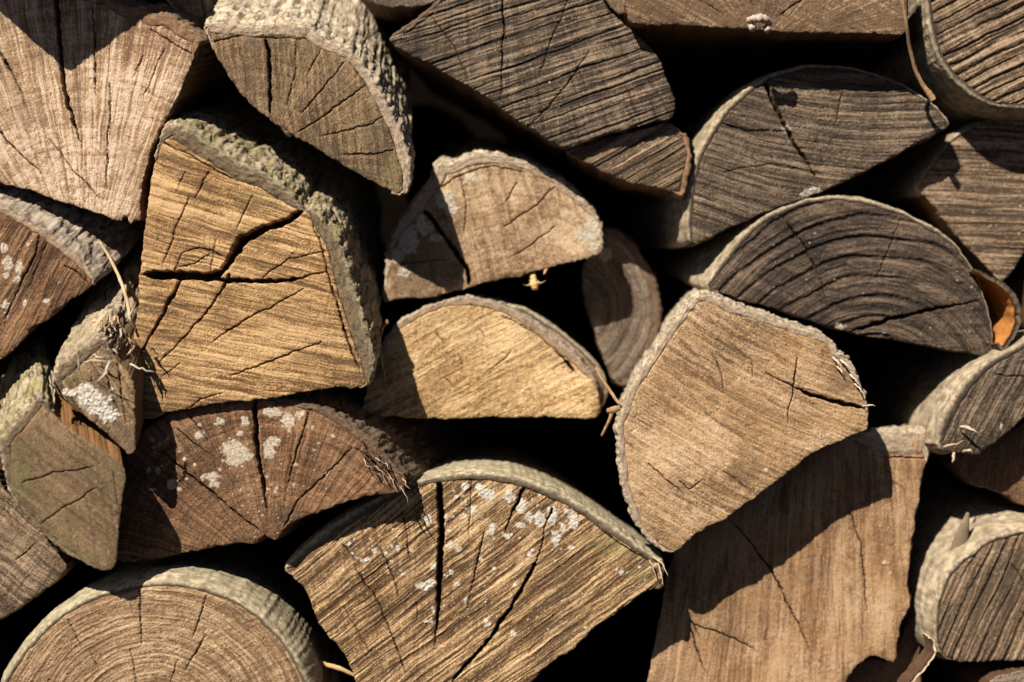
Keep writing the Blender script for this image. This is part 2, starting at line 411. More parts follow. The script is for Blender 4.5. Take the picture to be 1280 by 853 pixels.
    ub, inv = np.unique(E.ravel(), return_inverse=True); E = inv.reshape(-1, 2)
    bX, bY, bV = X[ub], Y[ub], V[ub]
    _, kk = nearest(np.c_[bX, bY], Wd); nn = Nrm[kk]; ss = s[kk]
    rows = WALL[WALL <= length]; base = len(V); Vs = [V]; Ts = []
    for r in rows:
        off = 1.0 * noise(ss / 6, ss * 0 + r * 12, sd + 100) + 2.2 * noise(ss / 28, ss * 0 + r * 6, sd + 101)
        off = (off * min(1, r / .01) * edge) * K + (flare * K) * (1 - math.exp(-r / .03)) * .6
        shr = taper * max(0, r - .015) / Rm
        Vs.append(np.stack([bV[:, 0] + axis[0] * r + nn[:, 0] * off - (bX - cx) * shr, bV[:, 1] + r, bV[:, 2] + axis[1] * r - nn[:, 1] * off + (bY - cy) * shr], 1))
        Ts.append(.5 + .25 * noise(ss / 5, ss * 0 + r * 3, sd + 103))
    nb = len(ub)
    WQ = []
    for r in range(len(rows) - 1):
        o = base + r * nb
        WQ.append(np.stack([o + E[:, 1], o + E[:, 0], o + nb + E[:, 0], o + nb + E[:, 1]], 1))
    # end cap fan
    cV = Vs[-1].mean(0)[None]; Vs.append(cV); ci = base + len(rows) * nb
    tri = np.stack([base + (len(rows) - 1) * nb + E[:, 1], base + (len(rows) - 1) * nb + E[:, 0], np.full(len(E), ci)], 1)
    V = np.concatenate(Vs); Qa = np.concatenate([Q] + WQ)
    ns_ = len(rows) * nb + 1
    at['tone'] = np.concatenate([tn] + Ts + [[.5]]); at['side'] = np.concatenate([at['side'], np.ones(ns_)])
    for k_ in ('crack', 'lichen', 'moss', 'stain_shade'): at[k_] = np.concatenate([at[k_], np.zeros(ns_)])
    mesh_np('wood', V, Qa, WM[wood], root, attrs=at, tris=tri)
    # ---- bark
    if bark and (t > 1).any():
        on = t > 1.0
        n = len(t); 
        if on.all(): runs = [(0, n, True)]
        else:
            k0 = np.where(~on)[0][0]; o2 = np.roll(on, -k0); runs = []; i = 0
            while i < n:
                if o2[i]:
                    j2 = i
                    while j2 < n and o2[j2]: j2 += 1
                    if j2 - i > 6: runs.append((i + k0, j2 + k0, False))
                    i = j2
                else: i += 1
        smoothb = bark in ('smooth', 'tan')
        R = back_rows(.0013, 1.06, length)
        for (a_, b_, closed) in runs:
            ids = np.arange(a_, b_) % n
            pI, pO, N_, tt, sv = Wd[ids] , Pc[ids], Nrm[ids], t[ids], s[ids]
            pI = pI - N_ * 1.2
            yf = y + tilt[0] * (pO[:, 0] - cx) * K + tilt[1] * (pO[:, 1] - cy) * K
            XI, ZI = wx(pI[:, 0], yf), wz(pI[:, 1], yf); XO, ZO = wx(pO[:, 0], yf), wz(pO[:, 1], yf)
            Vb, Tb, Fb, Mb = [], [], [], []
            def add(Xv, Yv, Zv, tnb, fr, mo_=0):
                Vb.append(np.stack([Xv - bx, Yv - y, Zv - bz], 1)); Tb.append(tnb); Fb.append(np.full(len(Xv), fr) if np.isscalar(fr) else fr); Mb.append(np.full(len(Xv), mo_) if np.isscalar(mo_) else mo_)
            recess = .0012 + .0012 * noise(sv / 25, sv * 0, sd + 120)
            add(XI, yf + .012, ZI, sv * 0 + .3, 1.0)
            NF = max(4, int(tt.max() / 1.6))
            cv = brel * .35
            for f in range(NF + 1):
                g = f / NF; px = tt * g
                hh = (fbm(sv / 9, px / 5, sd + 130, 3) + .8 * noise(sv / 12, px / 2.2, sd + 133) + .5 * noise(sv / 2.5, px / 2, sd + 134)) * cv * .0012 * (1 if not smoothb else .4)
                ds = .0025 * math.exp(-((g) / .12) ** 2)               # the gap where bark meets wood
                rnd = .0022 * max(0, (g - .75) / .25) ** 2
                ragged = N_ * ((1.0 + .4 * brel) * noise(sv / 7, sv * 0 + 2, sd + 131) * g * (1 if not smoothb else .7))[:, None]
                add(XI + (XO - XI) * g + ragged[:, 0] * K, yf + recess + ds + rnd - hh, ZI + (ZO - ZI) * g - ragged[:, 1] * K,
                    .5 + .5 * noise(sv / 5, px / 3, sd + 132) + .45 * noise(sv / 12, px / 1.8, sd + 135), 1 - (.95 if smoothb else .75) * sstep(.4 if smoothb else .55, .85 if smoothb else 1, np.full(len(sv), g) + (.12 * noise(sv / 6, sv * 0, sd + 137))), bmoss * .6 * sstep(.55, 1, np.full(len(sv), g)) * sstep(-.2, .5, noise(sv / 30, sv * 0, sd + 140) + .15))
            x_o, z_o = Vb[-1][:, 0], Vb[-1][:, 2]; y_o = Vb[-1][:, 1]
            for r in R:
                d = r * 1000; sm_ = sv * .8
                if smoothb:
                    q = .8 * fbm(sm_ / 30, d / 36 + sm_ * 0, sd + 150, 2) + .28 * fbm(sm_ / 4, d / 6 + sm_ * 0, sd + 151, 2) - 1.2 * np.clip(1 - np.abs(noise(sm_ / 30, d / 14 + sm_ * 0, sd + 158)) / .05, 0, 1)
                    tb = .55 + .9 * fbm(sm_ / 12, d / 9 + sm_ * 0, sd + 152, 4)
                else:
                    nn_ = fbm(sm_ / 15, d / 26 + sm_ * 0, sd + 150, 3); fur = np.clip(1 - np.abs(nn_) / .15, 0, 1)
                    q = brel * (.35 + .20 * noise(sm_ / 5, d / 6 + sm_ * 0, sd + 153) * (1 + noise(sm_ / 25, d / 25 + sm_ * 0, sd + 159)) + .28 * np.round(2.2 * noise(sm_ / 13 + .2 * noise(sm_ / 3, d / 3 + sm_ * 0, sd), d / 22 + sm_ * 0, sd + 162)) + .14 * noise(sm_ / 2, d / 2.4 + sm_ * 0, sd + 157) - 1.0 * fur * .8 + .9 * noise(sm_ / 20, d / 26 + sm_ * 0, sd + 154))
                    tb = .66 + .3 * noise(sm_ / 9, d / 11 + sm_ * 0, sd + 155) + .2 * noise(sm_ / 2.5, d / 2.5 + sm_ * 0, sd + 156) - .6 * fur
                q = q * min(1, .25 + r / .006)
                off = q * .001 + flare * K * (1 - math.exp(-r / .022))
                shr = taper * max(0, r - .015) / Rm
                mb = bmoss * sstep(-.1, .45, fbm(sm_ / 22, d / 25 + sm_ * 0, sd + 160, 2) + .12)
                add(x_o + bx + axis[0] * r + N_[:, 0] * off - (pO[:, 0] - cx) * shr, y_o + y + r, z_o + bz + axis[1] * r - N_[:, 1] * off + (pO[:, 1] - cy) * shr, tb, .25 * math.exp(-r / .004), mb)
            r = R[-1]
            add(XI + axis[0] * r - (pI[:, 0] - cx) * shr, yf + r, ZI + axis[1] * r + (pI[:, 1] - cy) * shr, sv * 0 + .3, 0.0)
            nr = len(Vb); nc = len(ids); V = np.concatenate(Vb)
            G = np.arange(nr * nc).reshape(nr, nc)
            if closed: G = np.concatenate([G, G[:, :1]], 1)
            Qb = np.stack([G[:-1, :-1], G[:-1, 1:], G[1:, 1:], G[1:, :-1]], -1).reshape(-1, 4)
            tr = None
            if not closed:
                tr = []
                for col in (0, nc - 1):
                    lp = G[:, col]
                    for q_ in range(1, nr - 1):
                        tr.append((lp[0], lp[q_], lp[q_ + 1]) if col == 0 else (lp[0], lp[q_ + 1], lp[q_]))
            # the thin seam at the back between last and first row stays inside the log
            mesh_np('bark', V, Qb, BM[bark], root, attrs=dict(tone=np.concatenate(Tb), front=np.concatenate(Fb), moss=np.concatenate(Mb)), tris=tr)
    return root

def tube(name, pts, mat, parent=None, seg=8, flat=1.0, label=None, cat=None, group=None, bump=.12):
    """tapered stick; pts = (px, py, y, radius px)"""
    P = np.array([(float(wx(p[0], p[2])), p[2], float(wz(p[1], p[2])), p[3] * K) for p in pts])
    n = max(8, len(P) * (3 if name == 'splinter' else 6)); tt = np.linspace(0, len(P) - 1, n); C = np.stack([np.interp(tt, np.arange(len(P)), P[:, k]) for k in range(4)], 1)
    for _ in range(2): C[1:-1, :3] = (C[:-2, :3] + 2 * C[1:-1, :3] + C[2:, :3]) / 4
    if name == 'splinter':
        seg = 4; flat = .35; bump = .3; j = np.random.default_rng(int(abs(pts[0][0] * 7 + pts[0][1] * 13)))
        C[1:, 0] += j.normal(0, .6, n - 1) * K; C[1:, 2] += j.normal(0, .6, n - 1) * K; C[:, 3] *= .62 * (1 - .9 * np.linspace(0, 1, n) ** 3)
    o0 = C[0, :3].copy(); T = np.gradient(C[:, :3], axis=0); T /= np.linalg.norm(T, axis=1)[:, None]
    U = np.cross(T, (0.1, 1, .2)); U /= np.linalg.norm(U, axis=1)[:, None]; B = np.cross(T, U)
    V = []
    sd = abs(pts[0][0]) * .13
    for k in range(n):
        for a in range(seg):
            th = 2 * math.pi * a / seg; r = C[k, 3] * (1 + bump * 2 * float(noise(k * .7, a * .9, sd)))
            V.append(C[k, :3] + r * (math.cos(th) * U[k] + flat * math.sin(th) * B[k]))
    V.append(C[0, :3]); V.append(C[-1, :3]); V = np.array(V)
    Q = [(k * seg + a, k * seg + (a + 1) % seg, (k + 1) * seg + (a + 1) % seg, (k + 1) * seg + a) for k in range(n - 1) for a in range(seg)]
    T_ = [(n * seg, (a + 1) % seg, a) for a in range(seg)] + [(n * seg + 1, (n - 1) * seg + a, (n - 1) * seg + (a + 1) % seg) for a in range(seg)]
    base = np.array(parent.location) if parent else o0
    o = mesh_np(name, V - base, Q, mat, parent, loc=(0, 0, 0) if parent else tuple(base), tris=T_)
    if label: tag(o, label, cat, group)
    return o

def shell(name, line, y, depth, thick, mo_, mi_, parent=None, axis=(0, 0), taper=0, label=None, cat=None, wob=2.0, split=True):
    """curved sheet of bark: polyline in px swept back, outer skin and inner skin"""
    P = densify(np.array([(a, b, 0) for a, b in line], float), 2, False)[:, :2]
    for _ in range(6): P[1:-1] = (P[:-2] + 2 * P[1:-1] + P[2:]) / 4
    T = np.gradient(P, axis=0); T /= np.hypot(T[:, 0], T[:, 1])[:, None]; N = np.stack([T[:, 1], -T[:, 0]], 1)
    n = len(P); rows = np.linspace(0, 1, 22)
    bx, bz = float(wx(P[:, 0].mean(), y)), float(wz(P[:, 1].max(), y)); s = np.arange(n) * 2.0
    base = np.array(parent.location) if parent else np.array((bx, y, bz))
    sd = line[0][0] * .07
    def sheet(off):
        V = []
        for r in rows:
            d = r * depth; w = wob * noise(s / 14, s * 0 + r * 4, sd) + .8 * noise(s / 4, s * 0 + r * 14, sd + 3)
            e = 2.5 * noise(s / 6, s * 0, sd + 5) * K
            q = P + N * (off + w)[:, None]
            V.append(np.stack([wx(q[:, 0], y) + axis[0] * d, np.full(n, y) + d + e * (1 - r), wz(q[:, 1], y) + axis[1] * d], 1))
        return np.concatenate(V)
    prof = thick * np.sin(np.pi * np.clip((np.arange(n) + 1.5) / (n + 2), 0, 1)) ** .35
    A = sheet(prof / 2); B = sheet(-prof / 2); V = np.concatenate([A, B]) - base
    G = np.arange(len(rows) * n).reshape(len(rows), n); H = G + len(A)
    q = lambda g: np.stack([g[:-1, :-1], g[:-1, 1:], g[1:, 1:], g[1:, :-1]], -1).reshape(-1, 4)
    rim = []
    for g, h in ((G[0], H[0]), (G[-1], H[-1]), (G[:, 0], H[:, 0]), (G[:, -1], H[:, -1])):
        rim.append(np.stack([g[:-1], g[1:], h[1:], h[:-1]], 1))
    QA = np.concatenate([q(G)] + rim); QB = q(H)[:, ::-1]
    o = mesh_np(name, V, np.concatenate([QA, QB]), mo_, parent, loc=(0, 0, 0) if parent else tuple(base),
                attrs=dict(tone=np.full(len(V), .5), front=np.zeros(len(V)), moss=np.zeros(len(V))))
    o.data.materials.append(mi_)
    mi = np.zeros(len(o.data.polygons), np.int32); mi[len(QA):] = 1
    if len(mi) == len(QA) + len(QB): o.data.polygons.foreach_set('material_index', mi)
    if label: tag(o, label, cat)
    return o

# ================================================================ the stack
# background: added near-black sheet that blocks light and keeps the gaps dark
bgm = plain_mat('shed_boards', (.003, .0022, .0017), (.007, .005, .004), 60)  # coloured near-black as deep shade, not real shed boards; name seeds its noise
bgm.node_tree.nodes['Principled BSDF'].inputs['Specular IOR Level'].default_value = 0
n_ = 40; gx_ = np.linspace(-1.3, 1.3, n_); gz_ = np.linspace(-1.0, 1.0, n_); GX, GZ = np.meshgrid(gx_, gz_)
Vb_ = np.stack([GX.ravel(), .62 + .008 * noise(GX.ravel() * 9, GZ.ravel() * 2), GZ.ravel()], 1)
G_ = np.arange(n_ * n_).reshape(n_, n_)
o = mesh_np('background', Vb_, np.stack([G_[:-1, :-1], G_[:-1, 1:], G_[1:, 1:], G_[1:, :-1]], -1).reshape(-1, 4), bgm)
o['kind'] = 'structure'; o['label'] = 'added black backdrop far behind the stacked logs, keeping the gaps dark'

# A top left
log('large pale split log in the top left corner, long vertical cracks in its sawn end',
    [(-70,-70),(60,-45),(120,-10,6),(160,9,16),(181,6,18),(191,18,18),(208,15,18),(230,28,18),(256,47,16),(247,62,8),(240,78),(231,98),(222,124),(214,136),(204,155),(194,172),(187,190),(183,205),(178,232),(175,250),(176,278),(168,274),(161,281),(158,266),(148,277),(134,270),(111,264),(77,252),(34,237),(0,229),(-70,208)],
    y=-.01, wood='pink', bark='rust', axis=(.05,.2), flare=2, tone=-.04, brel=2.2, rough=1.2,
    pats=[('ray',110,380,1.6,.28,.30,0),('ring',110,380,26,.25,.12,0,1),('ray',110,380,.7,.12,.12,0)],
    cracks=[[(68,-20,7),(71,15,8),(76,67,6),(79,104,6),(86,134,5),(96,165,4),(102,186,2)],[(115,10,2),(117,30,4),(118,67,4),(119,119,2)],
            [(137,104,2),(138,141,3),(134,175,3),(133,237,1.5)],[(-20,40,4),(2,70,5),(17,97,4),(33,134,1.5)],[(-30,140,4),(0,166,4),(24,192,2.5),(52,217,1.3)],
            [(62,174,1.3),(87,208,2.2),(111,233,2.2),(125,249,1.3)],[(179,70,1),(166,97,1)],[(188,37,2.2),(215,54,2.6),(244,68,2.5)],[(205,60,.8),(180,120,.8)],[(150,10,.8),(60,-10,1)]],
    moss=[(10,60,60,120,.12)], lift=[(70,200,110,50,.9),(160,130,60,40,.6),(120,250,60,25,.8)], stain_shade=[(-20,20,50,20,.4)])
# out of frame, throws the shadow on the log below it
log('split log overhanging the top left corner, above the large pale log',
    [(-12,-54),(-80,-114),(-170,-190),(40,-240),(150,-190),(72,-112)], y=-.10, wood='dull', pats=[('lin',20,9,.3,.2,.0,.0,0,0,-100)])
# behind A
log('grey barked round log half hidden behind the top left corner log',
    [(170,-60,8),(195,-20,8),(212,10,8),(240,36,8),(262,52,8),(262,10,8),(250,-60,8)], y=.09, wood='greyw', bark='smooth', axis=(0,.1), flare=3, name='round_log')

# B
log('split log with chunky pale bark and a fan of cracks, right of the corner log',
    [(252,30,10),(262,28,16),(300,28,15),(318,35,12),(325,30,16),(353,29,17),(390,31,17),(405,48,14),(432,58,13),(450,74,13),(470,102,13),(487,134,13),(503,165,14),(512,194,14),(515,218,13),(511,240,9),(497,247,2),(479,235),(450,219),(417,199),(380,176),(358,164),(338,151),(318,135),(302,118),(282,92),(268,66),(258,50,5)],
    y=0, wood='brown', bark='pale', axis=(-.02,.52), flare=1, taper=.05, brel=2.5, tone=.0, bmoss=.2, rough=.8,
    pats=[('ring',330,200,10,.06,.10,0,1),('lin',84,5,.22,.20,.02,0,0,400,120),('ray',330,200,2,.06,.12,0)],
    cracks=[[(331,48,4),(336,64,5.5),(337,101,4.5),(338,148,4)],[(371,49,1.5),(368,97,1.8),(358,133,1)],[(402,57,1.2),(394,75,1.2),(386,94,1)],[(430,78,1.5),(400,114,2.4),(375,143,1.2)],
            [(458,106,2),(425,129,3),(395,152,2.5),(370,166,1.5)],[(480,146,1.5),(460,156,2.4),(442,161,1.5),(400,171,1)],[(492,188,1.5),(465,193,2),(425,194,1)],
            [(268,53,3),(290,45,3),(309,44,4),(335,47,4),(356,47,3),(396,49,3),(410,56,2),(433,73,1.6),(459,107,2),(480,144,2),(496,185,2),(504,205,1.4)],[(300,60,.8),(310,115,.8)]],
    moss=[(495,215,18,30,.5),(470,150,14,40,.2)])

# C wedge
C_ = log('honey coloured wedge left of centre, big forked crack across its sawn end and mossy bark',
    [(197,176,6),(205,156,20),(218,152,21),(235,159,23),(269,181,24),(302,202,24),(336,218,20),(358,236,18),(370,249,13),(378,259,6),(381,263),(390,262,10),(403,271,16),(414,286,18),(425,300,18),(435,329,22),(443,360,23),(452,385,23),(462,420,22),(469,443,20),(468,462,16),(461,484,6),(445,485),(429,484),(386,489),(336,498),(286,503),(235,511),(205,518),(190,523),(172,524),(170,505),(168,480),(167,453),(169,409),(173,369),(175,335),(178,305),(181,284),(184,260),(187,235),(193,205)],
    y=-.02, wood='gold', bark='rough', axis=(.06,.38), flare=1, taper=.12, brel=2.8, tone=.04, bmoss=.7, rough=.9,
    pats=[('lin',12,8.5,.42,.30,.12,0,.0,260,380),('lin',14,3.4,.16,.16,.12,0,0,260,380),('lin',10,40,.4,.10,.12,0,0,260,380)],
    cracks=[[(384,258,9),(376,265,10),(350,281,9),(331,285,10),(319,291,12),(303,300,14),(293,314,14),(287,328,12),(275,342,11),(259,346,12),(228,345,13),(200,344,12),(176,343,11)],
            [(262,350,6),(302,351,8),(343,352,6),(373,349,4),(390,343,4),(411,340,2)],[(228,347,5),(213,374,5),(198,403,4.5),(183,429,4),(167,455,3.5)],
            [(286,344,5),(277,364,4),(259,389,3.5),(232,419,3),(203,449,1.5)],[(379,361,1.2),(349,379,2),(312,396,3),(286,413,3),(265,430,1.3)],[(402,427,1.5),(366,441,2.6),(322,458,2.6),(286,470,1.3)],
            [(220,283,2),(212,309,2.2),(203,331,1.3)],[(218,339,1.6),(228,315,1.8),(249,309,1.5),(265,314,2.5),(282,320,2.2)],[(262,317,1.3),(242,329,1.6),(221,336,1.3)],[(406,314,1.5),(385,318,1.8),(359,325,1.6),(326,348,1.6)],
            [(260,215,1.3),(252,232,2),(243,250,1.3)],[(237,247,1.4),(228,265,2.2),(220,285,1.3)],[(316,245,1),(305,265,1.5),(295,288,1)],[(231,215,1),(223,236,1)],
            [(390,280,3),(403,312,3),(410,345,3.5),(420,376,4),(429,409,4),(435,429,3.5),(443,448,3.5),(451,468,2.5)],[(277,491,1),(250,500,1.4),(235,511,1)],[(202,178,2),(235,192,2.5),(262,208,2.5),(289,222,2.5),(322,232,2.5),(353,252,2)],
            [(225,455,.8),(200,473,.8)],[(270,300,.8),(262,345,.8)]],
    lichen=[(308,273,3,2)], moss=[(330,250,40,14,.35),(330,365,80,10,.18)], dots=[(190,190,420,480,14,.6,1.3)])

# D
log('dark reddish log with white lichen dots at the left edge, pinkish bark over it',
    [(-60,240,8),(0,257,9),(22,268,9),(40,280,9),(57,288,9),(78,306,9),(100,325,8),(114,341,7),(121,352,3),(112,360),(101,367),(85,377),(71,387),(62,397),(55,403),(44,407),(37,411),(34,421),(17,436),(2,449),(-60,490)],
    y=-.02, wood='red', bark='pinkgrey', axis=(.28,.52), flare=2, brel=2.4, tone=.02,
    pats=[('lin',-62,9,.6,.32,.04,0,0,50,350),('lin',-60,3.2,.2,.15,.04,0,0,50,350)],
    cracks=[[(49,292,3),(44,319,3.5),(36,335,3.5),(27,352,3),(12,385,3),(5,405,2)],[(80,332,2),(92,338,2.5),(101,345,2.5),(111,355,1.5)],[(60,300,1),(35,360,1.2)]],
    lichen=[(5,310,5,7),(10,330,7,10),(24,335,5,10),(22,350,5,5),(8,381,6,6),(31,379,3,5),(57,376,5,3.5),(35,306,3,3),(8,345,4,4)], dots=[(0,290,110,400,16,.8,2)], bmoss=.2,
    stain_shade=[(70,310,35,16,.7),(20,275,40,14,.6)], rough=1.5)  # upper edge darkened as painted shadow of the corner log above

# E1
E1 = log('small split piece with a white crusty lichen patch and frayed bark, wedged at the left',
    [(74,498,2),(64,478,14),(66,462,20),(80,448,20),(98,436,18),(118,424,14),(132,420,10),(138,440,6),(146,451),(156,461),(166,474),(169,495),(168,517),(169,545),(168,568),(160,569),(148,557),(124,535),(104,520),(86,507)],
    y=-.065, wood='brown', bark='rough', axis=(.02,.62), flare=1, brel=3.4, tone=.02, rough=1.6,
    pats=[('lin',55,7,.3,.2,0,0,0,120,500)],
    cracks=[[(146,455,3),(150,475,3.5),(152,500,3),(158,530,2.5)],[(134,470,3),(140,495,3),(150,520,1.5)]],
    lichen=[(106,488,12,9),(113,500,18,13),(124,510,16,11),(134,519,12,10),(90,492,7,5),(146,517,6,4),(82,489,4,4),(138,498,4,5),(139,487,3,3)], lheight=1.5, moss=[(90,470,30,14,.4)])
# E2
E2 = log('split log with olive brown end, mossy bark and an orange freshly split flank, lower left',
    [(74,527),(60,507,2),(50,491,12),(40,503,14),(25,518,16),(8,538,16),(-3,552,16),(2,570,12),(4,590,8),(9,608,6),(20,632,6),(48,664,6),(80,692,6),(110,707,4),(124,713),(136,714),(144,709),(147,669),(150,640),(153,618),(156,600),(155,583),(143,572),(124,561),(101,546)],
    y=-.082, length=.14, wood='olive', bark='rough', axis=(-.30,.42), flare=1, brel=2.6, tone=.0, bmoss=.75, rough=.7, edge=.7,
    pats=[('lin',38,9,.12,.14,0,0,0,80,600),('lin',80,4,.12,.10,0,0,0,80,600)],
    cracks=[[(28,603,1.2),(50,597,1.8),(65,591,2),(100,588,1.4),(118,583,1)],[(52,655,1.2),(75,637,2),(98,625,2),(120,610,1.2)],[(140,590,.8),(150,640,.8)]],
    moss=[(20,590,25,45,.45),(75,690,60,14,.3)])
# F
log('grey split log at the left edge, below the olive brown one',
    [(-60,560),(-10,590),(2,606),(13,622),(44,656),(67,686),(86,709),(70,727),(50,740),(20,763),(0,774),(-60,800)],
    y=-.03, wood='greyw', pats=[('lin',38,6,.4,.25,.05,0,0,30,690),('lin',128,16,.15,.12,0,0,0,30,690)], tone=-.03,
    cracks=[[(20,700,1),(45,680,1.3)]])

# G
G_log = log('reddish brown half round log with pale lichen patches, wedged under the honey coloured wedge',
    [(148,704),(143,690),(148,640),(152,580),(170,545),(205,520,5),(235,505,6),(270,497,7),(310,492,8),(350,496,8),(400,508,9),(425,520,10),(447,534,12),(472,552,14),(484,572,12),(496,584,8),(508,595,4),(505,612),(492,618),(472,617),(450,622),(425,630),(402,639),(386,645),(367,652),(354,661),(346,676),(338,674),(329,668),(320,680),(302,679),(280,681),(235,691),(185,700)],
    y=-.01, lscale=.88, wood='red', bark='dark', axis=(.2,.05), flare=3, brel=3, tone=.06, rough=1.5,
    pats=[('ray',343,720,1.5,.25,.22,0),('ring',343,720,16,.2,.14,0,1)],
    cracks=[[(318,490,5),(319,520,6),(320,545,6),(322,570,5.5),(328,600,5),(332,630,3.5),(334,648,1.5)],[(386,516,2),(380,540,3),(371,566,3),(364,590,2.2),(356,614,1.3)],[(200,560,2),(215,575,3.5),(235,592,4),(255,608,4),(275,624,3.5),(292,639,3.5),(328,667,3)],
            [(440,560,1.2),(429,571,2),(412,589,2.5),(396,604,2.5),(373,625,2.5),(362,645,3),(355,660,2)],[(232,512,1.5),(248,535,2.2),(263,556,1.2)],[(445,560,2),(470,580,3),(490,600,2)],[(455,545,1.5),(480,590,2)]],
    lichen=[(292,562,18,13),(306,570,12,9),(306,527,6,7),(336,562,9,14),(343,552,7,8),(360,527,9,14),(340,515,14,8),(275,527,6,6),(249,544,8,6),(215,605,8,7),(224,612,4,4),(198,588,4,5),(190,612,6,3),(186,588,4,5),(292,577,16,7),(262,596,13,6),(268,604,8,7),(345,613,3,6),(300,542,5,5),(375,519,7,6)],
    dots=[(180,530,420,620,70,.8,2.6),(300,610,350,680,30,.6,1.5)], lheight=.35)
M_spl = plain_mat('pale_splinter', (.30, .22, .15), (.62, .52, .40), 300)
M_fib = plain_mat('white_fibre', (.45, .38, .30), (.72, .66, .56), 300)
r_ = random.Random(5)
for k in range(26):
    x = 452 + r_.random() * 52; yy = 560 + (x - 452) * .75 + r_.uniform(-12, 14)
    tube('splinter', [(x, yy, -.012, 1.6), (x + r_.uniform(2, 9), yy + r_.uniform(3, 12), -.02, 1.2), (x + r_.uniform(5, 16), yy + r_.uniform(9, 26), -.026, .5)],
         BM['dark'] if k % 3 else M_spl, G_log, seg=5, flat=.6)

# H
log('round log with smooth greenish bark in the bottom left corner, growth rings in its end',
    [(2,853,7),(8,842,7),(28,812,7),(60,778,7),(94,754,7),(128,739,7),(175,729,6),(215,726,7),(257,733,7),(294,748,7),(326,768,7),(353,796,7),(373,823,7),(386,853,7),(392,900,7),(370,1000,7),(290,1080,7),(190,1100,7),(90,1070,7),(10,990,7),(-12,910,7)],
    y=-.05, wood='cream', bark='smooth', axis=(-.03,.02), flare=12, brel=1.2, tone=-.06, rough=1.7, name='round_log',
    pats=[('ring',190,925,8,.5,.22,0,1),('ring',190,925,3.2,.28,.15,0,1),('lin',-25,5,.15,.1,0,0,0,190,800)],
    cracks=[[(174,738,2),(175,757,3),(176,785,2.5),(177,808,1.5)],[(258,745,2),(252,765,2.5),(241,798,1.5)],[(256,795,1.5),(245,815,2.5),(230,840,1.5)],[(163,812,1),(167,830,1.8),(170,860,1.5)],[(85,775,1),(103,812,1.4)],[(112,815,1),(125,840,1.2)],[(222,825,1),(212,855,1.2)]])

# J
J_ = log('large wedge shaped log at the bottom centre, white lichen spots and tall dark crack',
    [(364,721),(354,712,5),(362,700,12),(385,678,13),(415,655,13),(450,633,12),(480,618,9),(516,603,8),(546,594,9),(586,590,10),(613,590,11),(645,594,12),(680,606,12),(717,624,12),(765,655,12),(800,682,11),(818,694,9),(831,702,5),(829,722),(828,739),(815,735),(795,746),(761,773),(740,788),(714,813),(690,828),(667,851),(640,880),(560,970),(450,970),(445,870),(444,850),(435,823),(425,810),(410,795),(396,776),(392,758),(383,739)],
    y=.02, lscale=.82, wood='strawy', bark='smooth', axis=(.0,.10), flare=3, taper=.10, brel=1.6, tone=.0, rough=1.0,
    pats=[('lin',-37,9,.75,.34,-.05,0,0,590,740),('lin',-37,4,.45,.26,-.05,0,0,590,740),('ray',520,1100,1.2,.06,.1,0)],
    cracks=[[(546,592,6),(549,605,8),(551,630,9),(552,652,10),(551,680,9),(550,709,9),(549,740,7),(547,770,5),(543,812,2)],[(657,606,5),(648,625,5),(640,642,4),(630,669,2)],[(606,665,2),(600,690,3),(595,712,2.5),(588,740,1.8),(583,766,1.3)],
            [(690,637,5),(683,655,2),(674,692,3),(665,715,5),(653,733,5),(640,757,5),(627,776,5),(612,798,5),(600,812,4.5),(580,835,4.5),(560,860,4)],[(588,602,1.3),(588,642,1.5),(585,669,1)],[(445,712,2),(455,728,3),(469,746,3),(485,783,3),(497,815,3),(508,845,2.5)],
            [(475,686,2),(484,705,2.8),(492,723,2.5),(499,746,1.5)],[(503,640,1.5),(508,670,2),(513,702,1.3)],[(428,682,2),(437,692,2.5),(447,704,1.6)],[(430,760,.9),(470,830,.9)],[(521,755,1),(522,780,.8)],
            [(500,612,2),(546,602,2.5),(575,600,2),(613,600,3),(657,609,3),(690,624,2.5),(711,632,3),(740,652,3),(761,670,3),(790,690,3),(815,703,2)]],
    lichen=[(610,618,14,9),(600,610,8,6),(637,620,8,12),(652,632,10,12),(675,650,9,13),(661,647,7,8),(650,657,8,5),(690,645,9,15),(717,652,9,12),(712,640,8,5),(694,672,8,12),(703,660,5,8),(615,662,6,11),(529,733,13,7),(540,728,8,6),(542,709,6,6),(536,777,8,5),(610,780,6,5),(642,793,5,5),(573,687,6,5),(563,682,6,6),(571,731,5,4),(592,638,7,7),(580,645,4,4),(582,608,6,6),(570,622,4,4),(557,645,4,4),(564,716,4,4),(668,592,4,3),(676,615,5,8),(736,644,3,4),(634,670,8,4),(662,693,4,4),(457,700,9,4),(468,688,5,4),(535,650,6,8),(437,680,4,3),(582,751,4,5),(644,732,4,4)],
    dots=[(420,660,520,720,34,.9,2.8),(540,600,620,780,60,.8,2.6),(590,600,730,690,40,.8,2.8),(620,700,740,800,12,.8,2.5),(770,700,820,740,12,.7,2.5),(400,700,820,830,20,.6,1.3)], lheight=.9,
    moss=[(770,680,50,16,.5),(800,720,25,14,.4)], stain_shade=[(572,708,8,9,.8),(537,697,12,8,.6),(470,760,16,26,.55),(620,640,25,8,.3)])
for q in [[(822,704,.018,2.5),(826,716,.012,2.2),(829,733,.008,1.2)],[(816,696,.02,2.5),(830,706,.015,2.5),(835,722,.012,1.5)],[(812,700,.016,2),(818,712,.012,1.6),(820,724,.01,1)]]:
    tube('splinter', q, M_spl, J_, seg=6, flat=.6)

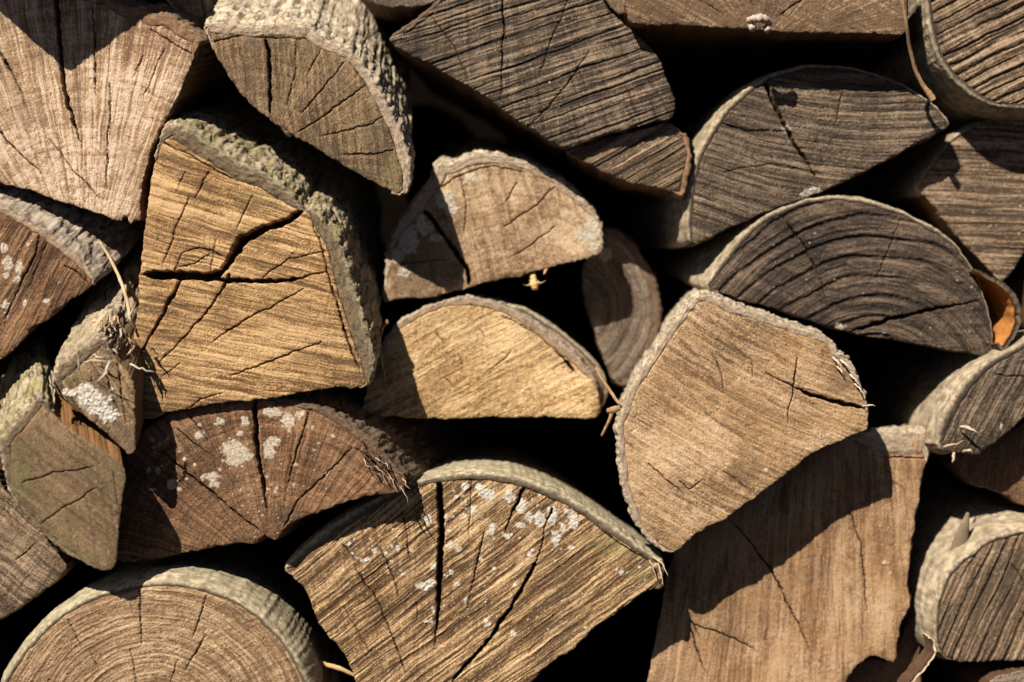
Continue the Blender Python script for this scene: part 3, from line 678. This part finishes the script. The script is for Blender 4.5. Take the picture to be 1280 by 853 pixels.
# K
log('half round log with rough amber end and flat underside in the centre of the stack',
    [(450,520),(462,475),(478,425,5),(496,404,9),(522,387,10),(556,375,9),(586,370,12),(613,376,10),(640,385,10),(667,402,11),(694,422,12),(721,442,13),(739,464,11),(744,474,3),(748,492),(751,513),(744,524),(720,523),(660,521),(600,522),(560,524),(500,521)],
    y=.082, lift=[(700,490,60,35,.6),(600,420,70,25,.4)], wood='amber', bark='pinkgrey', axis=(.10,.06), flare=0, brel=1.6, tone=.04, rough=2.2,
    pats=[('lin',-28,7,.35,.2,0,0,0,620,450),('ring',640,600,30,.2,.04,0,1)],
    cracks=[[(545,417,1),(556,430,2)],[(573,443,1),(579,458,2)],[(639,438,1),(628,452,1.8),(612,462,1)],[(556,472,1),(567,484,2)],[(600,412,.8),(606,422,1)],[(627,395,2),(653,407,2),(677,421,3),(704,447,4),(721,467,5)]],
    moss=[(560,522,60,5,.5),(700,520,40,5,.4)])
log('smooth grey barked log just behind the amber half round one, only its bark showing',
    [(600,384,6),(633,379,6),(660,386,6),(694,408,6),(727,434,6),(752,460,6),(762,490,6),(752,512,6),(700,515,6),(640,470,6)], y=.10, wood='greyw', bark='smooth', axis=(.0,.0), flare=3, brel=1, name='round_log', length=.3)

# L
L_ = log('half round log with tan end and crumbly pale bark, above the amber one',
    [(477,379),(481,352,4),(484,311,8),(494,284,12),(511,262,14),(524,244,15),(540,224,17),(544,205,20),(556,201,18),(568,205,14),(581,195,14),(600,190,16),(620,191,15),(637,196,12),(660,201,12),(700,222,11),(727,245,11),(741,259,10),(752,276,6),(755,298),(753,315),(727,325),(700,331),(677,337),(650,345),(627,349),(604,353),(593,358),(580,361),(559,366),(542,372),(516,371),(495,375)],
    y=.092, wood='cream', bark='pale', axis=(-.02,.18), flare=1, brel=2.2, tone=-.03, rough=1.5,
    pats=[('lin',75,8,.15,.14,0,0,0,620,270),('ring',640,420,22,.1,.12,0,1)],
    cracks=[[(520,254,4),(535,268,6),(548,284,6),(564,308,6),(573,322,7),(583,334,6),(588,360,5)],[(574,219,1.3),(580,240,2),(583,262,2),(580,292,1)],[(646,228,1.5),(638,242,2.2),(629,257,1)],[(695,232,1.5),(680,246,2.4),(667,259,2.4),(645,273,2),(628,286,1)],[(694,284,1.3),(668,303,2),(640,321,1)],[(524,250,2),(548,236,2),(574,220,2.2),(598,211,2),(615,207,2),(637,211,2),(658,216,1.5)],[(500,330,1),(560,325,1)]],
    lichen=[(556,250,14,13),(566,262,9,8),(588,222,9,6),(735,293,17,12),(742,280,10,10),(745,308,8,8),(510,300,14,20),(530,285,12,10),(525,268,9,9),(545,298,8,6),(495,320,10,10),(505,340,7,8),(706,268,6,3)], lheight=.8,
    lift=[(725,290,40,30,.7),(600,240,60,25,.5)], stain_shade=[(522,320,62,64,1.0)], dots=[(560,220,740,330,20,.7,1.6)])  # lower left: dark brown wood, deepened to paint in missing shadow
M_res = plain_mat('orange_wood_nub', (.45, .25, .10), (.75, .55, .30), 250)
tube('knot_stub', [(664,334,.12,3),(666,346,.10,4),(668,356,.092,5),(669,362,.09,3)], M_res, L_, seg=8, bump=.5)
tube('knot_stub', [(681,330,.11,2),(683,336,.095,2.2),(680,343,.09,.8)], M_res, L_, seg=6, bump=.5)
tube('splinter', [(666,352,.095,2.5),(676,355,.09,2),(682,350,.088,.8)], M_res, L_)
tube('splinter', [(668,350,.095,2.5),(660,358,.09,2),(655,356,.088,.8)], M_res, L_)

# M
log('small dark half round log peeping out right of the crumbly barked one',
    [(750,284,5),(770,285,9),(786,297,10),(805,321,11),(821,352,12),(828,384,12),(825,416,12),(811,450,11),(793,478,8),(778,486,4),(764,473),(747,426),(731,379),(727,352),(735,310)],
    y=.155, wood='grey', bark='dark', axis=(.0,.05), flare=3, brel=1.8, tone=.02,
    stain_shade=[(760,370,35,60,.6)], pats=[('ring',705,385,11,.35,.22,0,1)], lichen=[(757,318,9,9)], rough=1.6)  # left part darkened as painted shadow of the log beside it

# N
N_ = log('broad silvery grey split log at the top centre, dark slanting weathered grooves in its end',
    [(482,50),(502,36,4),(536,10,4),(552,-5,3),(580,-40),(640,-70),(720,-60),(745,-20),(757,7),(770,20),(781,31),(800,48),(818,64),(826,78),(831,94),(840,112),(845,131),(841,147),(800,156),(761,168),(735,177),(707,187),(694,180),(660,158),(626,134),(586,107),(566,97),(529,76),(500,60)],
    y=.045, wood='ashy', bark='dark', axis=(.0,.02), flare=1, brel=1.5, tone=.06, rough=1.1,
    pats=[('lin',-19,9,.8,.30,.05,0,.7,680,80),('lin',-17,3.6,.35,.2,.05,0,0,680,80),('ray',560,-420,1.0,.05,.12,0)],
    cracks=[[(626,-20,4),(628,0,4),(630,34,4),(628,60,3),(627,84,3),(626,128,1.3)],[(536,17,1),(552,38,1.6),(569,60,1.8),(579,85,1.5),(587,107,1)],[(712,-10,1),(700,27,1.5),(687,54,1.5),(675,94,1)],[(737,64,1),(723,85,1.5),(710,104,2),(690,128,2),(662,158,1.3)],[(505,43,2),(545,15,2)]],
    dots=[(560,0,800,160,25,.6,1.3)])
N2 = log('small grey brown wedge split off below the broad silvery log, bark on its right tip',
    [(704,188),(735,179),(761,171),(800,162),(838,152),(852,165,6),(860,168,8),(865,190,8),(863,215,8),(857,242,7),(852,248,8),(840,239),(821,235),(800,231),(774,225),(741,206)],
    y=.06, wood='greyw', bark='rust', axis=(.0,.02), flare=1, brel=2, tone=-.10, rough=1.2,
    pats=[('lin',-30,9,.7,.3,.0,0,.5,780,200),('lin',-30,3,.2,.15,0,0,0,780,200)])

# O
O_ = log('long flat topped brown log along the top edge, right of centre',
    [(783,-60),(782,0),(784,29),(815,31),(850,31),(890,33),(934,36),(975,40),(1018,41),(1070,41),(1132,43),(1136,0),(1136,-60)],
    y=.02, wood='dull', tone=-.30, rough=1.6,
    pats=[('ray',950,60,2.5,.15,.30,0),('lin',30,6,.2,.15,0,0,0,950,0)],
    cracks=[[(936,-10,2),(939,0,2.5),(943,12,1.5)],[(1008,-5,2),(990,8,2.6),(972,21,1.5)],[(875,0,1),(905,18,1)]], stain_shade=[(965,15,16,14,.8),(1070,25,40,12,.5),(830,20,40,14,.4)])
M_fun = plain_mat('dry_bracket_fungus', (.35, .25, .20), (.66, .55, .48), 260)
tube('fungus', [(935,26,.012,3.5),(941,24,.004,5),(950,23,.002,5.5),(958,25,.006,5),(963,30,.012,3)], M_fun, O_, seg=8, bump=.3)
tube('fungus', [(939,32,.012,4),(941,36,.006,4.5)], M_fun, O_, seg=8, bump=.3)
tube('fungus', [(957,34,.012,4),(960,38,.006,4)], M_fun, O_, seg=8, bump=.3)
log('dark log end at the top edge, between the chunky barked log and the silvery one',
    [(440,-50),(446,-8),(458,2),(480,8),(515,10),(540,4),(556,-8),(570,-50)], y=.05, wood='grey', pats=[('lin',-20,8,.3,.2,0,0,0,500,0)], tone=-.05)
log('small dark piece at the top edge between the silvery log and the long brown one',
    [(748,-50),(752,-8),(762,8),(776,20),(783,14),(784,-50)], y=.075, wood='greyw', tone=-.15)

# P
log('round log with smooth tan bark in the top right corner, slanting grooves in its end',
    [(1158,-60,8),(1157,0,8),(1160,34,8),(1172,73,8),(1192,101,8),(1219,123,7),(1246,134,6),(1300,138,6),(1380,120,6),(1440,60,6),(1450,-20,6),(1400,-110,6),(1300,-150,6),(1210,-130,8)],
    y=.05, wood='greyw', bark='tan', axis=(-.02,-.03), flare=5, brel=.8, tone=.12, rough=1.1, name='round_log',
    pats=[('lin',-27,11,1.0,.32,-.03,0,.85,1230,60),('lin',-27,3.8,.3,.16,0,0,0,1230,60),('lin',62,9,.12,.12,0,0,0,1230,60)], stain_shade=[(1172,60,10,60,.5)])

# Q
log('half round dark grey log above the blackened one, cracked down from its curved top',
    [(860,300,4),(858,270,8),(861,225,9),(872,190,9),(884,168,9),(905,137,8),(934,109,7),(966,92,7),(1015,80,5),(1065,84,4),(1105,95,4),(1139,110,4),(1169,130,4),(1188,152,3),(1183,162),(1172,167),(1142,182),(1099,205),(1065,223),(1038,235),(1024,240),(1011,247),(978,257),(937,275),(910,286),(885,297),(866,305)],
    y=.07, wood='ashy', bark='tan', axis=(-.10,.0), flare=7, brel=.8, tone=.02, rough=1.5,
    pats=[('lin',8,7,.5,.24,-.08,.15,.5,1020,170),('lin',8,3.4,.35,.2,-.08,0.15,0,1020,170)],
    cracks=[[(955,98,4),(965,125,5),(979,155,5),(998,188,4.5),(1012,210,4),(1024,232,3)],[(1055,105,1),(1050,130,2),(1044,158,1)],[(903,152,2),(915,158,3),(934,163,3),(960,163,3),(984,165,2)],[(905,215,1),(960,205,1.5),(1000,212,1)]],
    lichen=[(983,162,6,5),(1018,240,12,6),(1005,246,6,4)], stain_shade=[(1080,110,60,16,.6),(930,150,50,30,.35)], moss=[])  # dark patch at the right of the curved top is painted cast shadow
# R
R_ = log('blackened half round log with curved growth rings and a curl of loose bark',
    [(882,360,2),(885,350,7),(904,323,8),(927,294,9),(943,279,9),(964,264,8),(1008,248,7),(1038,245,6),(1085,249,6),(1129,264,6),(1169,284,6),(1195,303,5),(1220,341,4),(1233,375,4),(1241,409,4),(1243,440,3),(1236,446),(1206,441),(1146,430),(1105,423),(1065,415),(1050,413),(1025,404),(978,389),(917,372)],
    y=.07, wood='char', bark='tan', axis=(-.12,.10), flare=5, brel=.8, tone=.02, rough=1.7,
    pats=[('ring',1090,520,19,.8,.16,.95,.95),('ring',1090,520,6,.35,.16,0,.95),('lin',12,26,.3,.16,.2,.2,0,1060,380)],
    cracks=[[(980,272,2),(988,285,3),(1000,298,3.5),(1008,312,3.5),(1018,335,3.5),(1027,355,3),(1038,388,2)],[(1064,415,4),(1085,409,5),(1112,399,6),(1140,393,5),(1169,386,5),(1200,381,4),(1224,376,3)],[(1125,275,1),(1108,320,1.2),(1095,350,1)]],
    dots=[(940,280,1220,430,40,.7,1.7)], lichen=[(1050,408,8,4)])
M_or = plain_mat('orange_inner_bark', (.36, .13, .03), (.62, .27, .07), 120)
shell('loose_bark', [(1217,338),(1232,343),(1247,350),(1262,364),(1271,380),(1273,397),(1268,418),(1252,438),(1246,430)], .055, .10, 7, BM['dark'], M_or, R_, axis=(-.12, .0))

# S
log('split grey log at the right edge below the top right round log, pointing downwards',
    [(1211,160,5),(1200,164,5),(1186,176,4),(1170,200,3),(1158,212,3),(1146,236,2),(1165,254),(1188,286),(1219,320),(1240,342),(1252,356),(1262,345),(1279,318),(1330,260),(1340,150),(1270,140),(1230,150)],
    y=.11, wood='greyw', bark='tan', axis=(-.05,.05), flare=3, brel=1, tone=-.04, rough=1.2,
    pats=[('lin',3,8,.6,.3,.03,0,.5,1220,250),('lin',3,3,.25,.16,0,0,0,1220,250)], dots=[(1160,200,1280,330,8,.8,1.8)])

# T
T_ = log('dark ended round log with smooth beige bark at the right edge, halfway up',
    [(1170,560,8),(1171,540,12),(1178,518,14),(1192,494,14),(1206,474,13),(1224,458,12),(1242,446,11),(1266,433,10),(1300,416,8),(1400,440,8),(1440,520,8),(1400,590),(1330,500),(1280,522),(1260,541),(1241,556),(1232,562),(1222,570),(1205,566),(1190,568)],
    y=.05, wood='ashy', bark='tan', axis=(-.05,.0), flare=7, brel=.8, tone=-.02, rough=1.3, name='round_log',
    pats=[('lin',-62,7,.5,.25,0,0,.3,1250,510),('ring',1300,540,12,.2,.1,0,1)],
    cracks=[[(1245,468,1.5),(1260,470,2),(1290,470,2)]], lichen=[(1252,534,2,5)])
for q in [[(1200,534,.045,4),(1210,536,.035,5),(1224,541,.03,3)],[(1179,560,.05,3),(1192,556,.04,3.5),(1206,551,.035,2)],[(1193,566,.045,4),(1192,574,.04,3.5),(1191,580,.04,1.5)],[(1204,566,.05,3),(1212,562,.045,4),(1216,568,.045,2)]]:
    tube('splinter', q, M_spl, T_, seg=6, flat=.7, bump=.3)
# U
log('dark brown split log in shade under the beige barked log at the right edge',
    [(1190,570),(1198,585),(1214,604),(1247,616),(1262,622),(1274,630),(1300,640),(1360,600),(1340,500),(1250,545)], y=.10, wood='red', rough=1.6, pats=[('lin',-80,6,.4,.2,0,0,0,1250,580)])

# V
V_ = log('pale brown five sided split log right of centre, rough whitish bark along its left side',
    [(856,386,9),(870,368,10),(887,366,12),(917,380,12),(940,388,10),(964,396,11),(1000,408,11),(1026,417,11),(1040,425,9),(1046,437,8),(1058,446,8),(1066,460,7),(1075,473,6),(1084,500,3),(1086,534),(1076,540),(1052,551),(1028,560),(1011,569),(998,582),(978,596),(934,629),(908,648),(884,660),(864,671),(850,689),(833,692,3),(815,681,7),(798,662,8),(786,635,10),(777,612,10),(774,588,10),(772,554,10),(770,530,10),(779,507,11),(789,480,11),(814,447,10),(834,412,10)],
    y=.01, wood='gold2', bark='pale', axis=(.06,.10), flare=0, brel=2.4, tone=.02, rough=1.4, bmoss=.15,
    pats=[('lin',27,7,.40,.13,-.05,.1,0,930,520),('lin',27,3.2,.22,.12,-.05,.1,0,930,520),('lin',33,46,.5,.10,.1,.2,0,930,520)],
    cracks=[[(890,441,1),(897,455,2),(902,470,2),(905,492,1)],[(997,448,1.3),(994,468,3),(992,483,3),(988,505,2.2),(985,530,1.2)],[(958,466,1),(975,475,2),(991,483,3),(1010,492,5),(1030,499,5),(1055,505,6),(1083,511,5)],[(940,455,1),(941,472,1.5)],[(850,602,2),(862,612,2.4),(880,600,1)],[(905,590,.9),(938,615,.9)],[(811,580,1.4),(840,605,1.6),(855,620,1)]],
    lift=[(860,560,70,50,.5),(1040,540,40,25,.3)], stain_shade=[(862,634,5,5,.9),(892,500,8,8,.5),(1050,480,18,20,.5),(930,590,25,14,.35),(900,470,22,12,.3),(850,600,12,20,.4),(960,520,16,10,.25)], dots=[(800,400,1080,660,20,.6,1.6)], lichen=[(958,588,3,3)])
for q in [[(1078,508,.01,2.5),(1086,507,.0,2.2),(1095,508,-.005,.7)],[(1040,448,.008,2.5),(1047,452,.002,2.5),(1053,459,.0,1.2)],[(1050,450,.01,2.5),(1058,456,.004,2.5),(1064,464,.002,1.2)],[(1062,468,.01,2.5),(1069,474,.004,2.5),(1074,483,.002,1)],[(1046,458,.008,2.5),(1052,464,.003,2),(1054,470,.002,1)],[(1068,480,.01,2.5),(1075,486,.004,2),(1078,493,.002,1)]]:
    tube('splinter', q, M_fib, V_, seg=6, flat=.6, bump=.3)

# W
log('large smooth tan log, lower right, half shaded by the five sided one',
    [(800,930),(805,870),(816,820),(826,770),(832,720),(845,690),(880,650),(930,605),(990,570),(1050,545),(1101,538,33),(1136,534,36),(1167,537,34),(1165,556,18),(1160,575,2),(1154,590),(1150,606),(1149,625),(1142,650),(1145,657),(1139,679),(1136,713),(1134,740),(1139,751),(1132,770),(1126,782),(1122,803),(1119,828),(1108,826),(1098,822),(1086,821),(1070,833),(1060,850),(1052,880),(1050,930)],
    y=.08, wood='tan', lift=[(1090,700,50,90,.4),(1000,820,90,40,.5)], stain_shade=[(930,790,30,20,.25),(1010,720,18,12,.3)], bark='pale', axis=(.24,.0), flare=1, brel=1.8, tone=.0, rough=1.0,
    pats=[('ray',1060,-500,.6,.16,.16,0),('ray',1060,-500,.35,.08,.1,0),('ray',1060,-500,3.0,.2,.1,0)],
    cracks=[[(1062,639,1.3),(1069,658,2),(1076,680,2.6),(1081,719,2.6),(1083,764,1.3)],[(917,655,2),(935,675,3),(954,699,4),(967,718,4),(976,736,3.5),(994,773,3),(1015,815,1.5)],[(862,778,2),(882,786,3),(904,792,3),(925,803,2.4),(947,814,1)],[(868,804,3),(875,822,3),(882,842,1.5)],[(1100,571,2),(1125,572,3),(1162,573,2.5)]],
    dots=[(1080,650,1130,720,6,.9,2.6)], lichen=[(1106,704,5,3)])
log('reddish brown log under the bottom right part of the large tan log, ragged edge',
    [(1040,930),(1046,868),(1060,838),(1085,824),(1112,828),(1126,800),(1137,772),(1150,790),(1152,840),(1148,930)], y=.12, wood='red', tone=.1, rough=.8, pats=[('lin',-60,12,.2,.15,0,0,0,1100,860)])

# X
X_ = log('round log with cream coloured bark and dark grooved end in the bottom right corner',
    [(1170,812,6),(1167,786,7),(1170,752,7),(1182,719,7),(1199,700,7),(1214,690,7),(1232,675,7),(1250,667,7),(1280,661,7),(1340,666,7),(1400,720,7),(1400,800,6),(1370,835),(1280,826),(1240,827),(1196,828),(1182,824,3)],
    y=.06, wood='greyw', bark='tan', axis=(-.10,.12), flare=11, brel=.8, tone=-.04, rough=1.2, name='round_log',
    pats=[('lin',-66,12,.8,.2,.03,0,.9,1240,750),('lin',-66,4,.3,.18,0,0,0,1240,750)], stain_shade=[(1180,760,9,70,.6),(1235,680,60,8,.5)], cracks=[[(1265,705,1),(1275,720,1.8),(1290,740,1.5)]])
tube('bark_flake', [(1196,690,.085,9),(1202,672,.08,9),(1206,656,.076,6),(1210,641,.074,2)], BM['tan'], X_, seg=10, flat=.5, bump=.07)
log('sliver of a grey log at the very bottom right corner',
    [(1232,862),(1240,849),(1256,843),(1285,838),(1360,836),(1360,930),(1230,930)], y=.05, wood='grey', tone=.15, rough=2, pats=[('lin',-10,8,.4,.2,0,0,0,1260,850)])

# loose bits
M_tw = plain_mat('dry_stem', (.22, .12, .06), (.48, .32, .18), 200)
M_twl = plain_mat('pale_dry_stem', (.42, .30, .18), (.68, .52, .34), 200)
tube('dry_stem', [(1126,-30,.0,2.2),(1128,0,.0,2.2),(1133,30,.005,2.2),(1137,60,.02,2.4),(1144,88,.03,2.6),(1154,108,.035,3),(1161,116,.035,4.2),(1167,126,.035,4.5)], M_tw, label='thin dry stem hanging down beside the top right round log', cat='twig')
tube('dry_stem', [(125,303,.012,1.6),(136,320,.01,1.9),(147,342,.006,2.2),(155,362,-.01,2.3),(161,385,-.012,2.2),(163,408,-.03,1.6)], M_twl, label='thin dry plant stem standing at the left edge of the honey coloured wedge', cat='twig')
tube('dry_stem', [(745,460,.05,2),(752,474,.045,2.2),(762,488,.04,2.2),(772,503,.035,2),(780,507,.03,3.2)], M_tw, label='short brown stem bridging the gap right of the amber half round log', cat='twig')
tube('bud', [(760,514,.035,3.5),(768,512,.03,4.5),(775,510,.03,3.5)], M_tw, label='small brown bud against the left bark of the five sided log', cat='bud')
tube('dry_stem', [(766,512,.05,2.5),(762,525,.05,2),(752,545,.055,1.5)], M_tw, label='crooked stem end hanging under the small brown bud', cat='twig')
tube('dry_stem', [(484,402,.04,3.5),(478,408,.045,2.4),(474,426,.05,2),(476,450,.05,2),(481,474,.055,1.6)], M_tw, label='bent orange brown stem left of the amber half round log', cat='twig')
tube('wood_sliver', [(392,824,.03,1.5),(404,830,.03,3),(425,836,.03,3.4),(446,846,.035,2)], M_res, label='bright orange sliver of wood in the dark gap near the bottom left round log', cat='splinter')
for i, q in enumerate([[(104,453,-.085,1.4),(118,451,-.10,2),(137,452,-.105,1.6)],[(137,451,-.105,2.2),(133,466,-.108,2.8),(126,473,-.108,2.2),(118,479,-.105,.8)],[(162,456,-.07,2.4),(172,461,-.08,2.2),(193,464,-.09,2.2)],[(158,402,-.06,1.2),(164,392,-.06,2),(170,378,-.062,1.6)],[(147,382,-.06,.9),(152,381,-.06,1.4),(158,390,-.06,1.4)],
                       [(98,462,-.075,2),(99,456,-.08,2.4),(97,444,-.08,1)],[(116,445,-.075,3),(126,447,-.085,3),(136,452,-.08,2)],[(62,470,-.07,2.2),(63,482,-.088,2.2),(66,496,-.09,1)],[(68,486,-.07,2.2),(67,500,-.09,2),(68,508,-.09,1)]]):
    tube('splinter', q, M_fib if i < 5 else M_spl, E1, seg=6, flat=.7, bump=.25)
r_ = random.Random(11)
for k in range(34):      # frayed inner bark at the top of the small lichened piece
    x = r_.uniform(128, 166); yy = r_.uniform(392, 436); a = r_.uniform(.9, 2.2)
    tube('splinter', [(x, yy, -.045 - r_.random() * .01, 3.4), (x + math.cos(a) * 7, yy + math.sin(a) * 8, -.06, 3), (x + math.cos(a) * 10 + r_.uniform(-6, 6), yy + math.sin(a) * 13, -.064, 1.5)],
         [BM['rust'], M_tw, M_spl][k % 3], E1, seg=5, flat=.6, bump=.3)
M_leaf_shade = plain_mat('dry_leaf_back', (.05, .028, .018), (.10, .055, .03), 150); M_leaf2 = plain_mat('dry_leaf_face', (.50, .38, .25), (.68, .55, .40), 150)  # back skin coloured dark to paint the flake's shaded side
shell('bark_flake', [(1164,799),(1170,812),(1166,822),(1152,838),(1140,850),(1130,866)], .04, .012, 4, M_leaf2, M_leaf_shade, axis=(-.5, .35), label='curled pale flake of bark standing left of the bottom right round log', cat='bark flake')

# neighbours just outside the frame carry the stack on
for (lab, pts, yy, wd) in [
    ('split log stacked beyond the top edge, over the silvery grey log', [(500,-90),(480,-190),(560,-260),(700,-230),(760,-90),(640,-85)], .08, 'grey'),
    ('split log stacked beyond the top edge, over the long brown log', [(780,-70),(770,-230),(950,-290),(1130,-230),(1140,-75)], .08, 'dull'),
    ('split log stacked beyond the left edge, beside the pale corner log', [(-85,-50),(-280,-60),(-320,180),(-75,225)], .05, 'brown'),
    ('split log stacked beyond the left edge, beside the reddish log', [(-62,240),(-320,190),(-320,500),(-75,530),(-30,470)], .05, 'brown'),
    ('split log stacked beyond the left edge, beside the low grey log', [(-50,535),(-320,510),(-320,860),(-100,880),(-62,800)], .05, 'grey'),
    ('split log stacked beyond the bottom edge, under the bottom left round log', [(-80,820),(-20,960),(90,1090),(-50,1200),(-220,1050),(-200,880)], .05, 'greyw'),
    ('split log stacked beyond the bottom edge, under the large wedge', [(400,960),(380,1120),(560,1200),(790,1150),(800,950),(660,890),(560,985)], .06, 'brown'),
    ('split log stacked beyond the bottom edge, under the large tan log', [(810,940),(830,1150),(1050,1200),(1220,1120),(1220,945)], .08, 'dull'),
    ('split log stacked beyond the right edge, beside the downward pointing grey log', [(1350,160),(1350,260),(1290,350),(1290,410),(1420,430),(1560,330),(1540,160)], .10, 'grey'),
    ('split log stacked beyond the right edge, under the beige barked log', [(1370,600),(1300,645),(1420,690),(1580,700),(1580,520),(1450,530)], .10, 'grey')]:
    STEP = 4
    log(lab, pts, y=yy, wood=wd,  pats=[('lin', 20, 10, .4, .25, 0, 0, 0, pts[0][0], pts[0][1])])
